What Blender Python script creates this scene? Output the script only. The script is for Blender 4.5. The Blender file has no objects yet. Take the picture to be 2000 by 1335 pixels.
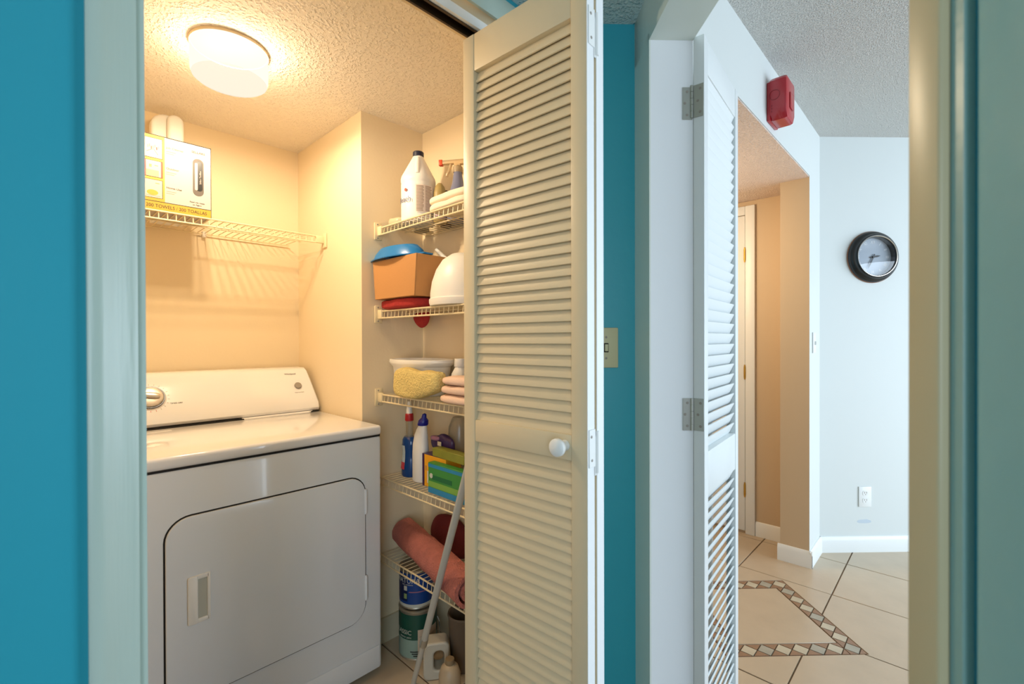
import bpy, bmesh, math, random
from mathutils import Vector, Matrix, noise
C = bpy.context.scene.collection
PI = math.pi
S2 = math.sqrt(.5)
random.seed(7)

# ------------------------------------------------------------------ camera, world, lights
H = 1.235
YAW, PITCH, ROLL = 0.02423, -0.004435, -0.002674
a = PI/4 - YAW
fwd = Vector((-math.sin(a)*math.cos(PITCH), math.cos(a)*math.cos(PITCH), math.sin(PITCH)))
rgt = Vector((math.cos(a), math.sin(a), 0)); upv = rgt.cross(fwd)
r2 = rgt*math.cos(ROLL) + upv*math.sin(ROLL); u2 = -rgt*math.sin(ROLL) + upv*math.cos(ROLL)
cd = bpy.data.cameras.new('camera'); cam = bpy.data.objects.new('camera', cd); C.objects.link(cam)
cd.sensor_width = 36; cd.lens = 911.0/2000*36; cd.clip_start = .02
M = Matrix((r2, u2, -fwd)).transposed().to_4x4(); M.translation = (0, 0, H); cam.matrix_world = M
cd.dof.use_dof = True; cd.dof.focus_distance = 1.9; cd.dof.aperture_fstop = 4.5
sc = bpy.context.scene; sc.camera = cam
sc.view_settings.view_transform = 'Standard'; sc.view_settings.look = 'None'
sc.view_settings.exposure = 0.0; sc.view_settings.gamma = 1; sc.view_settings.use_curve_mapping = False
w = bpy.data.worlds.new('daylight'); sc.world = w; w.use_nodes = True
w.node_tree.nodes['Background'].inputs[0].default_value = (.72, .86, 1, 1)
w.node_tree.nodes['Background'].inputs[1].default_value = .80

def area(name, loc, target, sx, sy, power, col):
    l = bpy.data.lights.new(name, 'AREA'); l.shape = 'RECTANGLE'; l.size = sx; l.size_y = sy
    l.energy = power; l.color = col
    o = bpy.data.objects.new(name, l); C.objects.link(o); o.location = loc
    o.rotation_euler = (Vector(target)-Vector(loc)).to_track_quat('-Z', 'Y').to_euler()
    return o
area('hall_window_light', (1.55, -1.55, 1.35), (-.75, .8, 1.1), 1.0, 1.6, 28, (.76, .89, 1))
area('living_window_light', (3.2, 3.4, 1.14), (-.6, 1.9, 1.14), 3.0, 1.9, 150, (.72, .86, 1))
area('corridor_bounce_fill', (-1.45, 2.2, 1.75), (-1.0, 2.6, 2.1), .25, .25, 6, (1, .76, .48))  # added upward fill imitating bounced light on the corridor ceiling; no lamp there
area('corridor_down_light', (-1.3, 2.3, 2.06), (-1.1, 2.6, 0), .25, .25, 8, (1, .76, .48))
for k in (-1, 1):      # the two bulbs inside the closet lamp
    l = bpy.data.lights.new('closet_bulb', 'POINT'); l.energy = 37; l.color = (1, .82, .60); l.shadow_soft_size = .022
    o = bpy.data.objects.new('closet_bulb', l); C.objects.link(o); o.location = (-1.632+.035*k, .449+.035*k, 2.052)

# ------------------------------------------------------------------ materials
def lin(h):
    h = h.lstrip('#'); v = [int(h[i:i+2], 16)/255 for i in (0, 2, 4)]
    return tuple((c/12.92 if c <= .04045 else ((c+.055)/1.055)**2.4) for c in v) + (1,)
def mat(name, col, rough=.5, metal=0, bump=None, var=0, vscale=6, emit=0, trans=0, spec=.5, alpha=1, coat=0):
    m = bpy.data.materials.new(name); m.use_nodes = True; nt = m.node_tree; b = nt.nodes['Principled BSDF']
    c = lin(col) if isinstance(col, str) else col
    b.inputs['Base Color'].default_value = c; b.inputs['Roughness'].default_value = rough
    b.inputs['Metallic'].default_value = metal; b.inputs['Specular IOR Level'].default_value = spec
    b.inputs['Coat Weight'].default_value = coat
    if trans: b.inputs['Transmission Weight'].default_value = trans
    if alpha < 1: b.inputs['Alpha'].default_value = alpha
    if emit: b.inputs['Emission Color'].default_value = c; b.inputs['Emission Strength'].default_value = emit
    tc = nt.nodes.new('ShaderNodeTexCoord')
    if var:
        n = nt.nodes.new('ShaderNodeTexNoise'); n.inputs['Scale'].default_value = vscale; n.inputs['Detail'].default_value = 6
        nt.links.new(tc.outputs['Object'], n.inputs['Vector'])
        mx = nt.nodes.new('ShaderNodeMix'); mx.data_type = 'RGBA'
        mx.inputs['A'].default_value = tuple(min(1, x*(1+var)) for x in c[:3])+(1,)
        mx.inputs['B'].default_value = tuple(x*(1-var) for x in c[:3])+(1,)
        nt.links.new(n.outputs['Fac'], mx.inputs['Factor']); nt.links.new(mx.outputs['Result'], b.inputs['Base Color'])
    if bump:
        scale, dist = bump[:2]; detail = bump[2] if len(bump) > 2 else 2
        n = nt.nodes.new('ShaderNodeTexNoise'); n.inputs['Scale'].default_value = scale; n.inputs['Detail'].default_value = detail
        nt.links.new(tc.outputs['Object'], n.inputs['Vector'])
        src = n.outputs['Fac']
        if len(bump) > 3:      # knock-down texture: flattened blobs
            cr = nt.nodes.new('ShaderNodeMapRange'); cr.interpolation_type = 'SMOOTHSTEP'
            cr.inputs['From Min'].default_value = .42; cr.inputs['From Max'].default_value = .80
            nt.links.new(src, cr.inputs['Value']); src = cr.outputs['Result']
        bp = nt.nodes.new('ShaderNodeBump'); bp.inputs['Strength'].default_value = 1; bp.inputs['Distance'].default_value = dist
        nt.links.new(src, bp.inputs['Height']); nt.links.new(bp.outputs['Normal'], b.inputs['Normal'])
    return m
def stretch(m, vec):       # stretch the texture of a material along one axis (brush marks)
    nt = m.node_tree; tc = next(n for n in nt.nodes if n.type == 'TEX_COORD')
    mp = nt.nodes.new('ShaderNodeMapping'); mp.inputs['Scale'].default_value = vec
    for l in list(nt.links):
        if l.from_node == tc:
            nt.links.new(mp.outputs[0], l.to_socket)
    nt.links.new(tc.outputs['Object'], mp.inputs[0]); return m

TURQ = mat('turquoise_paint', '#31a0b3', .36, bump=(60, .0004))
CREAM = mat('closet_cream_paint', '#efdbb7', .55, bump=(90, .0003))
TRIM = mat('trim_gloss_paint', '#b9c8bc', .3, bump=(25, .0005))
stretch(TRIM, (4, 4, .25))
TRIMD = mat('doorway_trim_paint', '#e3ebe3', .35)
TRIMT = mat('trim_pale_teal_paint', '#8fb5b0', .33, bump=(40, .0005))
CEIL = mat('knockdown_ceiling', '#f3e9da', .8, bump=(110, .0028, 2, 1))
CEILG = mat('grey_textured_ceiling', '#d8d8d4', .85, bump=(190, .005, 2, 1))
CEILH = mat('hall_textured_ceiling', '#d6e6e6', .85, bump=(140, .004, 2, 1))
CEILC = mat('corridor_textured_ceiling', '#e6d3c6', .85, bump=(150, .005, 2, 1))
WALLG = mat('pale_grey_wall_paint', '#dbe0de', .6)
WALLT = mat('tan_wall_paint', '#cdb595', .6)
WHITE = mat('white_semigloss', '#eef0ee', .35)
TILE = mat('beige_floor_tile', '#c3b198', .3, var=.12, vscale=9, bump=(40, .0003))
GROUT = mat('brown_grout', '#75614c', .9, bump=(300, .001))
MOSB = mat('brown_mosaic_stone', '#94745a', .45, var=.25, vscale=18)
MOSL = mat('pale_mosaic_stone', '#c5bba4', .4, var=.2, vscale=20)
MOSG = mat('grey_mosaic_stone', '#aaa697', .4, var=.2, vscale=20)
ENAM = mat('white_enamel', '#e6eaee', .16, coat=.3)  # blue tint in the colour stands in for daylight on the dryer front
ENAMT = mat('white_enamel_top', '#f2f0ee', .13, coat=.4)
PLAS = mat('white_plastic', '#f0ece4', .4)
DARK = mat('dark_gap', '#1a1715', .8)
GREY = mat('grey_plastic', '#9a9288', .4)
CHROME = mat('brushed_metal', '#d8d4cc', .25, metal=1)
STEEL = mat('dull_steel', '#b9bab2', .4, metal=.8)
BRASS = mat('brass', '#c9a04a', .3, metal=.9)
VINYL = mat('cream_vinyl_wire', '#e9d6ad', .4)
LOUV = mat('louvre_door_paint', '#dccba8', .42, bump=(60, .0003))
LOUVW = mat('white_louvre_paint', '#e9eeee', .4)
def lamp_glass(name, col, e, through):
    m = bpy.data.materials.new(name); m.use_nodes = True; nt = m.node_tree; nt.nodes.clear()
    o = nt.nodes.new('ShaderNodeOutputMaterial'); mx = nt.nodes.new('ShaderNodeMixShader'); mx.inputs[0].default_value = through
    em = nt.nodes.new('ShaderNodeEmission'); em.inputs[0].default_value = col; em.inputs[1].default_value = e
    t = nt.nodes.new('ShaderNodeBsdfTransparent'); t.inputs[0].default_value = (1, .96, .88, 1)
    nt.links.new(em.outputs[0], mx.inputs[1]); nt.links.new(t.outputs[0], mx.inputs[2]); nt.links.new(mx.outputs[0], o.inputs[0])
    return m
GLOW = lamp_glass('lit_lamp_glass', (1, .93, .78, 1), 1.15, .05)
GLOWB = lamp_glass('lit_lamp_glass_bottom', (1, .92, .76, 1), .95, .35)
IVORY = mat('ivory_plastic', '#c9c39d', .4)
RED = mat('red_plastic', '#b3202c', .3, coat=.3)
BLACK = mat('black_lacquer', '#16181a', .28)
CLOCKF = mat('clock_face_paper', '#a9b3bf', .6)
NUM = mat('pale_numerals', '#eceef0', .6)
TEXT = mat('printed_ink', '#2a2622', .7)
TEXTG = mat('grey_print', '#a79c90', .7)
YELL = mat('yellow_print', '#c49c2e', .5)
PAPER = mat('white_carton', '#bfb4ac', .5)
PINKP = mat('peach_print', '#d09c80', .5)
REDP = mat('red_print', '#cf4a35', .5)
NAVY = mat('navy_plastic', '#1d2038', .4)
CARD = mat('brown_cardboard', '#c08a52', .8, var=.06, bump=(200, .0003))
BLUEP = mat('blue_plastic', '#0f78bd', .3)
REDC = mat('red_cloth', '#a82a26', .9, bump=(160, .002), var=.15, vscale=20)
DREDC = mat('dark_red_cloth', '#6e1d1a', .9, bump=(140, .002), var=.2, vscale=15)
FLUFF = mat('fluffy_yellow_fabric', '#e8cf84', .95, bump=(140, .010, 3), var=.12, vscale=60)
PINKC = mat('pale_pink_cloth', '#f0cfb8', .9, bump=(200, .001))
WHITEC = mat('white_cloth', '#f4e6cf', .9, bump=(250, .001))
RUGP = mat('pink_rug_pile', '#c07264', .95, bump=(160, .008, 3), var=.25, vscale=30)
BLUEL = mat('blue_liquid', '#083f7c', .12, coat=.3)
REDCAP = mat('red_cap', '#b01f25', .4)
COBALT = mat('cobalt_cap', '#161c86', .35)
CLEAR = mat('cloudy_clear_plastic', '#cfc6b2', .25, trans=.75)
CLEARN = mat('clear_trigger_plastic', '#f0d7ac', .2, trans=.6)
LILAC = mat('lilac_liquid', '#8d93b4', .2, trans=.3)
BROWNB = mat('dark_brown_bottle', '#4a2b1c', .25)
OLIVE = mat('olive_plastic', '#a8925a', .45)
GREENP = mat('green_print', '#3f8c3a', .45)
LGREEN = mat('light_green_print', '#7fae46', .45)
DGREEN = mat('dark_green_print', '#1f6a38', .45)
TEALP = mat('teal_blue_print', '#2c86b4', .45)
MUSTARD = mat('orange_yellow_print', '#f0a81e', .5)
PURPLE = mat('purple_film', '#3c2350', .3)
MAUVE = mat('mauve_film', '#9a6a80', .35)
CANB = mat('blue_can_label', '#0f3f86', .4)
CANBD = mat('dark_blue_can_label', '#0b1f4c', .4)
CANG = mat('green_can_label', '#164d3e', .4)
CANW = mat('grey_white_can_label', '#c8c8bc', .45)
TIN = mat('tin_rim', '#b9b2a2', .35, metal=.7)
BEIGEP = mat('beige_label_panel', '#d5bfa6', .5)
TAUPE = mat('taupe_fabric', '#6b5a48', .8)
BEIGEJ = mat('beige_jug_plastic', '#bfa98a', .45)
PATCH = mat('scuffed_paint', '#c6d2dc', .8)
def glass_mat():
    m = bpy.data.materials.new('clock_glass'); m.use_nodes = True; nt = m.node_tree; nt.nodes.clear()
    o = nt.nodes.new('ShaderNodeOutputMaterial'); mx = nt.nodes.new('ShaderNodeMixShader'); fr = nt.nodes.new('ShaderNodeValue'); fr.outputs[0].default_value = .06
    t = nt.nodes.new('ShaderNodeBsdfTransparent'); g = nt.nodes.new('ShaderNodeBsdfGlossy'); g.inputs['Roughness'].default_value = 0
    nt.links.new(fr.outputs[0], mx.inputs[0]); nt.links.new(t.outputs[0], mx.inputs[1]); nt.links.new(g.outputs[0], mx.inputs[2]); nt.links.new(mx.outputs[0], o.inputs[0])
    return m
GLASS = glass_mat()

# ------------------------------------------------------------------ mesh helpers
def new(): return bmesh.new()
def _merge(bm, tb, mi=0, mtx=None):
    if mtx is not None: tb.transform(mtx)
    for f in tb.faces: f.material_index = mi
    me = bpy.data.meshes.new('tmp'); tb.to_mesh(me); tb.free(); bm.from_mesh(me); bpy.data.meshes.remove(me)
def box(bm, x0, x1, y0, y1, z0, z1, bev=0, seg=2, mi=0, mtx=None):
    t = bmesh.new(); bmesh.ops.create_cube(t, size=1)
    for v in t.verts:
        v.co = Vector(((x0+x1)/2+v.co.x*(x1-x0), (y0+y1)/2+v.co.y*(y1-y0), (z0+z1)/2+v.co.z*(z1-z0)))
    if bev: bmesh.ops.bevel(t, geom=t.edges[:], offset=bev, segments=seg, affect='EDGES', profile=.5)
    _merge(bm, t, mi, mtx); return bm
def prism(bm, poly, h0, h1, axis='z', bev=0, mi=0, mtx=None, seg=2):
    """poly in 2D, extruded along axis. axis z: (x,y); x: (y,z); y: (x,z)"""
    t = bmesh.new()
    def P(p, h): return {'z': (p[0], p[1], h), 'x': (h, p[0], p[1]), 'y': (p[0], h, p[1])}[axis]
    lo = [t.verts.new(P(p, h0)) for p in poly]; hi = [t.verts.new(P(p, h1)) for p in poly]
    n = len(poly); t.faces.new(lo[::-1]); t.faces.new(hi)
    for i in range(n): t.faces.new((lo[i], lo[(i+1) % n], hi[(i+1) % n], hi[i]))
    bmesh.ops.recalc_face_normals(t, faces=t.faces[:])
    if bev:
        caps = [e for e in t.edges if abs((e.verts[0].co-e.verts[1].co).dot(Vector(P((0, 0), 1))-Vector(P((0, 0), 0)))) < 1e-7]
        bmesh.ops.bevel(t, geom=caps, offset=bev, segments=seg, affect='EDGES', profile=.5)
    _merge(bm, t, mi, mtx); return bm
def tube(bm, pts, r, n=8, mi=0, caps=True, mtx=None):
    t = bmesh.new(); pts = [Vector(p) for p in pts]; rings = []
    rr = r if isinstance(r, (list, tuple)) else [r]*len(pts)
    for i, p in enumerate(pts):
        d = (pts[min(i+1, len(pts)-1)]-pts[max(i-1, 0)]).normalized()
        u = d.cross(Vector((0, 0, 1)));
        if u.length < .01: u = d.cross(Vector((1, 0, 0)))
        u.normalize(); v = u.cross(d)
        rings.append([t.verts.new(p+rr[i]*(u*math.cos(2*PI*k/n)+v*math.sin(2*PI*k/n))) for k in range(n)])
    for A, B in zip(rings, rings[1:]):
        for k in range(n): t.faces.new((A[k], A[(k+1) % n], B[(k+1) % n], B[k]))
    if caps: t.faces.new(rings[0][::-1]); t.faces.new(rings[-1])
    bmesh.ops.recalc_face_normals(t, faces=t.faces[:])
    _merge(bm, t, mi, mtx); return bm
def lathe(bm, prof, n=32, sx=1, sy=1, off=None, mi=0, mtx=None, power=2, a0=0, a1=2*PI):
    """prof list of (r, z); off(z) -> (dx, dy); power > 2 makes the section squarer; a0..a1 for partial shells"""
    t = bmesh.new(); rings = []; full = abs(a1-a0-2*PI) < 1e-6
    m = n if full else n+1
    for r, z in prof:
        ox, oy = off(z) if off else (0, 0); ring = []
        for k in range(m):
            th = a0+(a1-a0)*k/n; c, s = math.cos(th), math.sin(th)
            q = (abs(c)**power+abs(s)**power)**(-1/power) if power != 2 else 1
            ring.append(t.verts.new((ox+r*sx*c*q, oy+r*sy*s*q, z)))
        rings.append(ring)
    for A, B in zip(rings, rings[1:]):
        for k in range(m if full else n):
            t.faces.new((A[k], A[(k+1) % m], B[(k+1) % m], B[k]))
    if full:
        bmesh.ops.remove_doubles(t, verts=t.verts[:], dist=1e-6)
        bmesh.ops.recalc_face_normals(t, faces=t.faces[:])
    _merge(bm, t, mi, mtx); return bm
def blob(bm, sx, sy, sz, power=4, amp=0, freq=8, cuts=7, seed=0, shape=None, mi=0, mtx=None):
    """soft superellipsoid resting on z=0"""
    t = bmesh.new(); bmesh.ops.create_cube(t, size=2)
    bmesh.ops.subdivide_edges(t, edges=t.edges[:], cuts=cuts, use_grid_fill=True)
    for v in t.verts:
        c = v.co; q = (abs(c.x)**power+abs(c.y)**power+abs(c.z)**power)**(-1/power); p = c*q
        p = Vector((p.x*sx/2, p.y*sy/2, p.z*sz/2+sz/2))
        if amp: p += p.normalized()*amp*noise.noise(p*freq+Vector((seed, seed*2.3, seed*.7)))
        if shape: p = shape(p)
        v.co = p
    _merge(bm, t, mi, mtx); return bm
def slab2d(bm, outline, y0, y1): pass

def obj(name, bm, m, parent=None, label=None, kind=None, loc=None, rotz=0, smooth=True, rot=None):
    if isinstance(bm, bpy.types.Mesh): me = bm
    else:
        me = bpy.data.meshes.new(name); bm.to_mesh(me); bm.free()
        for x in (m if isinstance(m, (list, tuple)) else [m]): me.materials.append(x)
        if smooth:
            me.shade_smooth(); me.set_sharp_from_angle(angle=math.radians(38))
    o = bpy.data.objects.new(name, me); C.objects.link(o)
    if parent: o.parent = parent
    if loc is not None: o.location = loc
    if rotz: o.rotation_euler = (0, 0, rotz)
    if rot: o.rotation_euler = rot
    if label: o['label'] = label
    if kind: o['kind'] = kind
    return o
def thing(name, label, cat, loc=(0, 0, 0), rotz=0, group=None, kind=None):
    o = bpy.data.objects.new(name, None); C.objects.link(o); o.empty_display_size = .05
    o.location = loc; o.rotation_euler = (0, 0, rotz); o['label'] = label; o['category'] = cat
    if group: o['group'] = group
    if kind: o['kind'] = kind
    return o
def tag(o, label, cat, group=None, kind=None):
    o['label'] = label; o['category'] = cat
    if group: o['group'] = group
    if kind: o['kind'] = kind
    return o
def struct(name, bm, m, label, cat, loc=None, rotz=0, smooth=True):
    return tag(obj(name, bm, m, loc=loc, rotz=rotz, smooth=smooth), label, cat, kind='structure')
def textmesh(s, size, extrude=.0002, align='CENTER', shear=0, sx=1):
    c = bpy.data.curves.new('lettering', 'FONT'); c.body = s; c.size = size; c.extrude = extrude; c.align_x = align; c.align_y = 'CENTER'; c.shear = shear
    c.resolution_u = 3
    o = bpy.data.objects.new('lettering_tmp', c); C.objects.link(o)
    bpy.context.view_layer.update()
    me = bpy.data.meshes.new_from_object(o.evaluated_get(bpy.context.evaluated_depsgraph_get()))
    bpy.data.objects.remove(o); bpy.data.curves.remove(c)
    if sx != 1:
        for v in me.vertices: v.co.x *= sx
    return me
def lettering(s, size, m, parent, loc, rot, label=None, shear=0, sx=1, align='CENTER', name='lettering'):
    me = textmesh(s, size, shear=shear, sx=sx, align=align); me.materials.clear(); me.materials.append(m)
    return obj(name, me, None, parent, label, loc=loc, rot=rot)
def wrap_lettering(s, size, m, parent, R, z, ang, label=None, sx=1):
    """text bent round a can or bottle of radius R; ang = direction of its middle"""
    me = textmesh(s, size, sx=sx); me.materials.clear(); me.materials.append(m)
    for v in me.vertices:
        th = ang+v.co.x/R; rr = R+.0004+v.co.z
        v.co = (rr*math.cos(th), rr*math.sin(th), z+v.co.y)
    return obj('lettering', me, None, parent, label)
def cdp(c, d, z=0): return ((d-c)*S2, (c+d)*S2, z)
RZ = PI/4      # local x = along the clock wall (D), local y = away from the camera (C)
CLOSET, HALL = {}, {}

# ================================================================== STRUCTURE
# ---- closet shell
struct('wall_back', box(new(), -2.41, -2.31, -.2, .925, 0, 2.2), CREAM, 'cream painted back wall of the laundry closet behind the dryer', 'wall')
struct('wall_left', box(new(), -2.41, -.98, -.2, -.1, 0, 2.2), CREAM, 'cream left wall of the laundry closet', 'wall')
struct('wall_nook', box(new(), -2.41, -1.70, .925, 1.33, 0, 2.2), CREAM, 'cream wall between dryer and shelf nook, jutting forward', 'wall')
struct('wall_right', box(new(), -1.70, -.98, 1.217, 1.33, 0, 2.2), CREAM, 'cream right wall of the closet that carries the wire shelves', 'wall')
def front_wall():
    bm = new()
    box(bm, -.98, -.86, -3.0, .115, 0, 2.2); box(bm, -.98, -.86, .115, .90, 2.062, 2.2); box(bm, -.98, -.86, .90, 1.03, 0, 2.2)
    bm.normal_update()
    for f in bm.faces:
        f.material_index = 1 if f.normal.x > .5 else 0
    return bm
struct('wall_front', front_wall(), [CREAM, TURQ], 'turquoise hall wall that holds the closet opening', 'wall')
struct('ceiling_closet', box(new(), -2.41, -.92, -.2, 1.33, 2.14, 2.2), CEIL, 'knock-down textured closet ceiling around the lamp', 'ceiling')
# ---- hall shell
def rot_box(c0, c1, d0, d1, z0, z1, bev=0): return box(new(), d0, d1, c0, c1, z0, z1, bev)
struct('wall_far', rot_box(1.335, 1.42, .06, .40, 0, 2.2), TURQ, 'narrow turquoise wall with the ivory switch, beside the doorway', 'wall', rotz=RZ)
struct('wall_doorway', rot_box(1.223, 1.42, .40, .49, 0, 2.5), [WALLG], 'short stub of wall behind the doorway jamb', 'wall', rotz=RZ)
struct('wall_near', rot_box(-1.6, .413, .387, .49, 0, 2.5), TURQ, 'turquoise wall at the right edge close to the camera', 'wall', rotz=RZ)
struct('ceiling_hall', prism(new(), [(-.92, -3), (-.92, 1.03), (-.7, 1.22), (-.66, 1.21), (2.0, -1.42), (2.0, -3)], 2.14, 2.19), CEILH, 'low textured hall ceiling above the turquoise wall', 'ceiling')
hd = struct('trim_doorway_head', rot_box(.413, 1.335, .387, .502, 2.012, 2.5), TRIMD, 'painted head of the doorway', 'trim', rotz=RZ)
struct('trim_doorway_jamb', box(box(box(new(), .391, .502, 1.205, 1.226, 0, 2.03), .387, .391, 1.205, 1.226, 0, 2.03, mi=1), .387, .40, 1.226, 1.335, 0, 2.14, mi=1), [mat('white_jamb_paint', '#f1f5f8', .35), TRIMD], 'pale painted far jamb and wide casing of the doorway', 'trim', rotz=RZ)
t = new(); prism(t, [(.387, .4325), (.3715, .416), (.370, .4142), (.370, .3872), (.3706, .3856), (.372, .3846), (.387, .3840)], 0, 2.08)
box(t, .387, .50, .412, .432, 0, 2.03)
struct('trim_doorway_near', t, mat('cream_trim_paint', '#c6b994', .3), 'cream casing with rounded edge on the near side of the doorway', 'trim', rotz=RZ)
t = new(); prism(t, [(.387, .3838), (.379, .3838), (.378, .3828), (.378, .3722), (.379, .3715), (.387, .3713)], 0, 2.14)
struct('trim_near_bead', t, TRIMT, 'pale teal painted bead beside the near casing', 'trim', rotz=RZ)
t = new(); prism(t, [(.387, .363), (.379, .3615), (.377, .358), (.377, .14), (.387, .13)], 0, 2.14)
struct('wall_sheen_board', t, mat('wall_sheen_teal', '#86bcc2', .3, bump=(30, .0012)), 'added greyish teal board imitating wall sheen at the far right edge', 'trim', rotz=RZ)  # added board, paler than the wall, standing in for its sheen
# ---- closet casing
cas = thing('trim_closet_casing', 'white moulded casing round the closet opening', 'trim', kind='structure')
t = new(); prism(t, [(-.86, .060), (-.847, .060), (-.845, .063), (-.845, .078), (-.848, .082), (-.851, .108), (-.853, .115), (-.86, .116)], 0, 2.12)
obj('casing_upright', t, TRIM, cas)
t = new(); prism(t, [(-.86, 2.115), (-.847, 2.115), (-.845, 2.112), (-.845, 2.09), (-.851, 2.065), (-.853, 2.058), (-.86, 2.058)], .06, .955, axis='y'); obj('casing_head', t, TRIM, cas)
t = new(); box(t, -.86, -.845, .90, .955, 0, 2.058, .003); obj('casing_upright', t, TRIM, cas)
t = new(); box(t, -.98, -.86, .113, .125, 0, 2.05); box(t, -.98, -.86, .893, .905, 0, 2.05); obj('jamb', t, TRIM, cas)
tr = tag(obj('bifold_track', box(box(box(new(), -.940, -.934, .126, .89, 2.035, 2.062), -.909, -.903, .126, .89, 2.035, 2.062), -.934, -.909, .126, .89, 2.056, 2.062), mat('dark_bronze_track', '#4a3a28', .4, metal=.6)), 'dark bronze door track under the closet header', 'track')
obj('track_fascia', box(new(), -.9028, -.893, .126, .89, 2.038, 2.062), WHITE, tr, 'white strip along the track')
# ---- living room shell
up = new()
prism(up, [(1.29, 2.112), (1.55, 2.112), (1.55, 0), (1.29, 0)], -.70, -.574, axis='x')
box(up, -.70, -.574, 1.55, 2.93, 2.116, 2.5); box(up, -.70, -.574, 1.29, 1.55, 2.112, 2.5)
struct('wall_alarm', up, WALLG, 'pale wall above the corridor opening with the red alarm', 'wall')
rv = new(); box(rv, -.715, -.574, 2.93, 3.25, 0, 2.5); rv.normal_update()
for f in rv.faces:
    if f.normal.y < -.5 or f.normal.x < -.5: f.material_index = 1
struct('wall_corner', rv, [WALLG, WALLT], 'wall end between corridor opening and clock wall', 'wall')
cw = struct('wall_clock', rot_box(2.66, 2.76, 1.78, 5.4, 0, 2.5), WALLG, 'pale grey wall with the round clock', 'wall', rotz=RZ)
pt = new(); blob(pt, .085, .001, .022, 2.5, .006, 60, 5); obj('paint_patch', pt, PATCH, cw, 'scuffed patch under the outlet', loc=(2.112, 2.66, .163))
struct('ceiling_living', prism(new(), [(-.72, 1.24), (-.72, 3.4), (1.9, 5.9), (5, 5.9), (5, -3.6), (4, -3.3)], 2.405, 2.5), CEILG, 'grey textured ceiling of the room beyond', 'ceiling')
struct('wall_corridor_end', box(new(), -1.9, -.715, 3.18, 3.28, 0, 2.2), WALLT, 'tan corridor wall with the white door', 'wall')
struct('wall_corridor_left', box(new(), -1.9, -1.8, 1.33, 3.18, 0, 2.2), WALLT, 'tan left wall of the corridor', 'wall')
struct('wall_corridor_near', box(new(), -1.8, -.70, 1.335, 1.40, 0, 2.2), WALLT, 'tan near wall of the corridor', 'wall')
struct('ceiling_corridor', box(new(), -1.9, -.576, 1.40, 3.18, 2.108, 2.115), CEILC, 'lower warm textured ceiling of the corridor', 'ceiling')
def baseb(L, z=.09, t=.014): return [(0, 0), (t, 0), (t, z-.02), (t*.6, z-.006), (t*.3, z), (0, z)]
b1 = new(); prism(b1, [(2.66, 0), (2.646, 0), (2.646, .068), (2.651, .084), (2.655, .09), (2.66, .09)], 1.83, 5.4, axis='x'); struct('baseboard_clock', b1, WHITE, 'white moulded baseboard along the clock wall', 'baseboard', rotz=RZ)
b2 = new(); prism(b2, [(-.574, 0), (-.560, 0), (-.560, .068), (-.565, .084), (-.569, .09), (-.574, .09)], 2.918, 3.20, axis='y'); struct('baseboard_corner', b2, WHITE, 'white baseboard on the short bright wall beside the corridor', 'baseboard')
b3 = new(); prism(b3, [(2.93, 0), (2.917, 0), (2.917, .068), (2.921, .084), (2.925, .09), (2.93, .09)], -.727, -.560, axis='x'); struct('baseboard_reveal', b3, WHITE, 'white baseboard wrapping the tan wall end', 'baseboard')
b4 = new(); prism(b4, [(3.18, 0), (3.168, 0), (3.168, .075), (3.174, .088), (3.18, .09)], -.912, -.715, axis='x'); struct('baseboard_corridor', b4, WHITE, 'white baseboard at the corridor end', 'baseboard')
b5 = new(); prism(b5, [(.927, 0), (1.215, 0), (1.215, .10), (.927, .10)], -1.70, -1.690, axis='x'); struct('baseboard_nook', b5, mat('nook_base_paint', '#cfc2a4', .5), 'low baseboard in the shelf nook behind the paint cans', 'baseboard')

# ---- floor: slab, tiles, mosaic square
fl = struct('floor', box(new(), -2.45, 5, -3.4, 6.2, -.06, -.004), GROUT, 'beige tiled floor with brown grout and a mosaic square', 'floor')
def clip(poly, n, k):       # keep points with n.p <= k
    out = []
    for i in range(len(poly)):
        p, q = poly[i], poly[(i+1) % len(poly)]
        dp, dq = n[0]*p[0]+n[1]*p[1]-k, n[0]*q[0]+n[1]*q[1]-k
        if dp <= 0: out.append(p)
        if dp*dq < 0:
            tt = dp/(dp-dq); out.append((p[0]+tt*(q[0]-p[0]), p[1]+tt*(q[1]-p[1])))
    return out
def area2(p): return abs(sum(p[i][0]*p[(i+1) % len(p)][1]-p[(i+1) % len(p)][0]*p[i][1] for i in range(len(p))))/2
MC = (2.070, 1.157); HALF = .281      # mosaic centre (c, d) and half width
mx, my = (MC[1]-MC[0])*S2, (MC[0]+MC[1])*S2
PIT = .4225; G = .003
normals = [(S2, S2), (-S2, S2), (-S2, -S2), (S2, -S2)]
std = None
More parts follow.
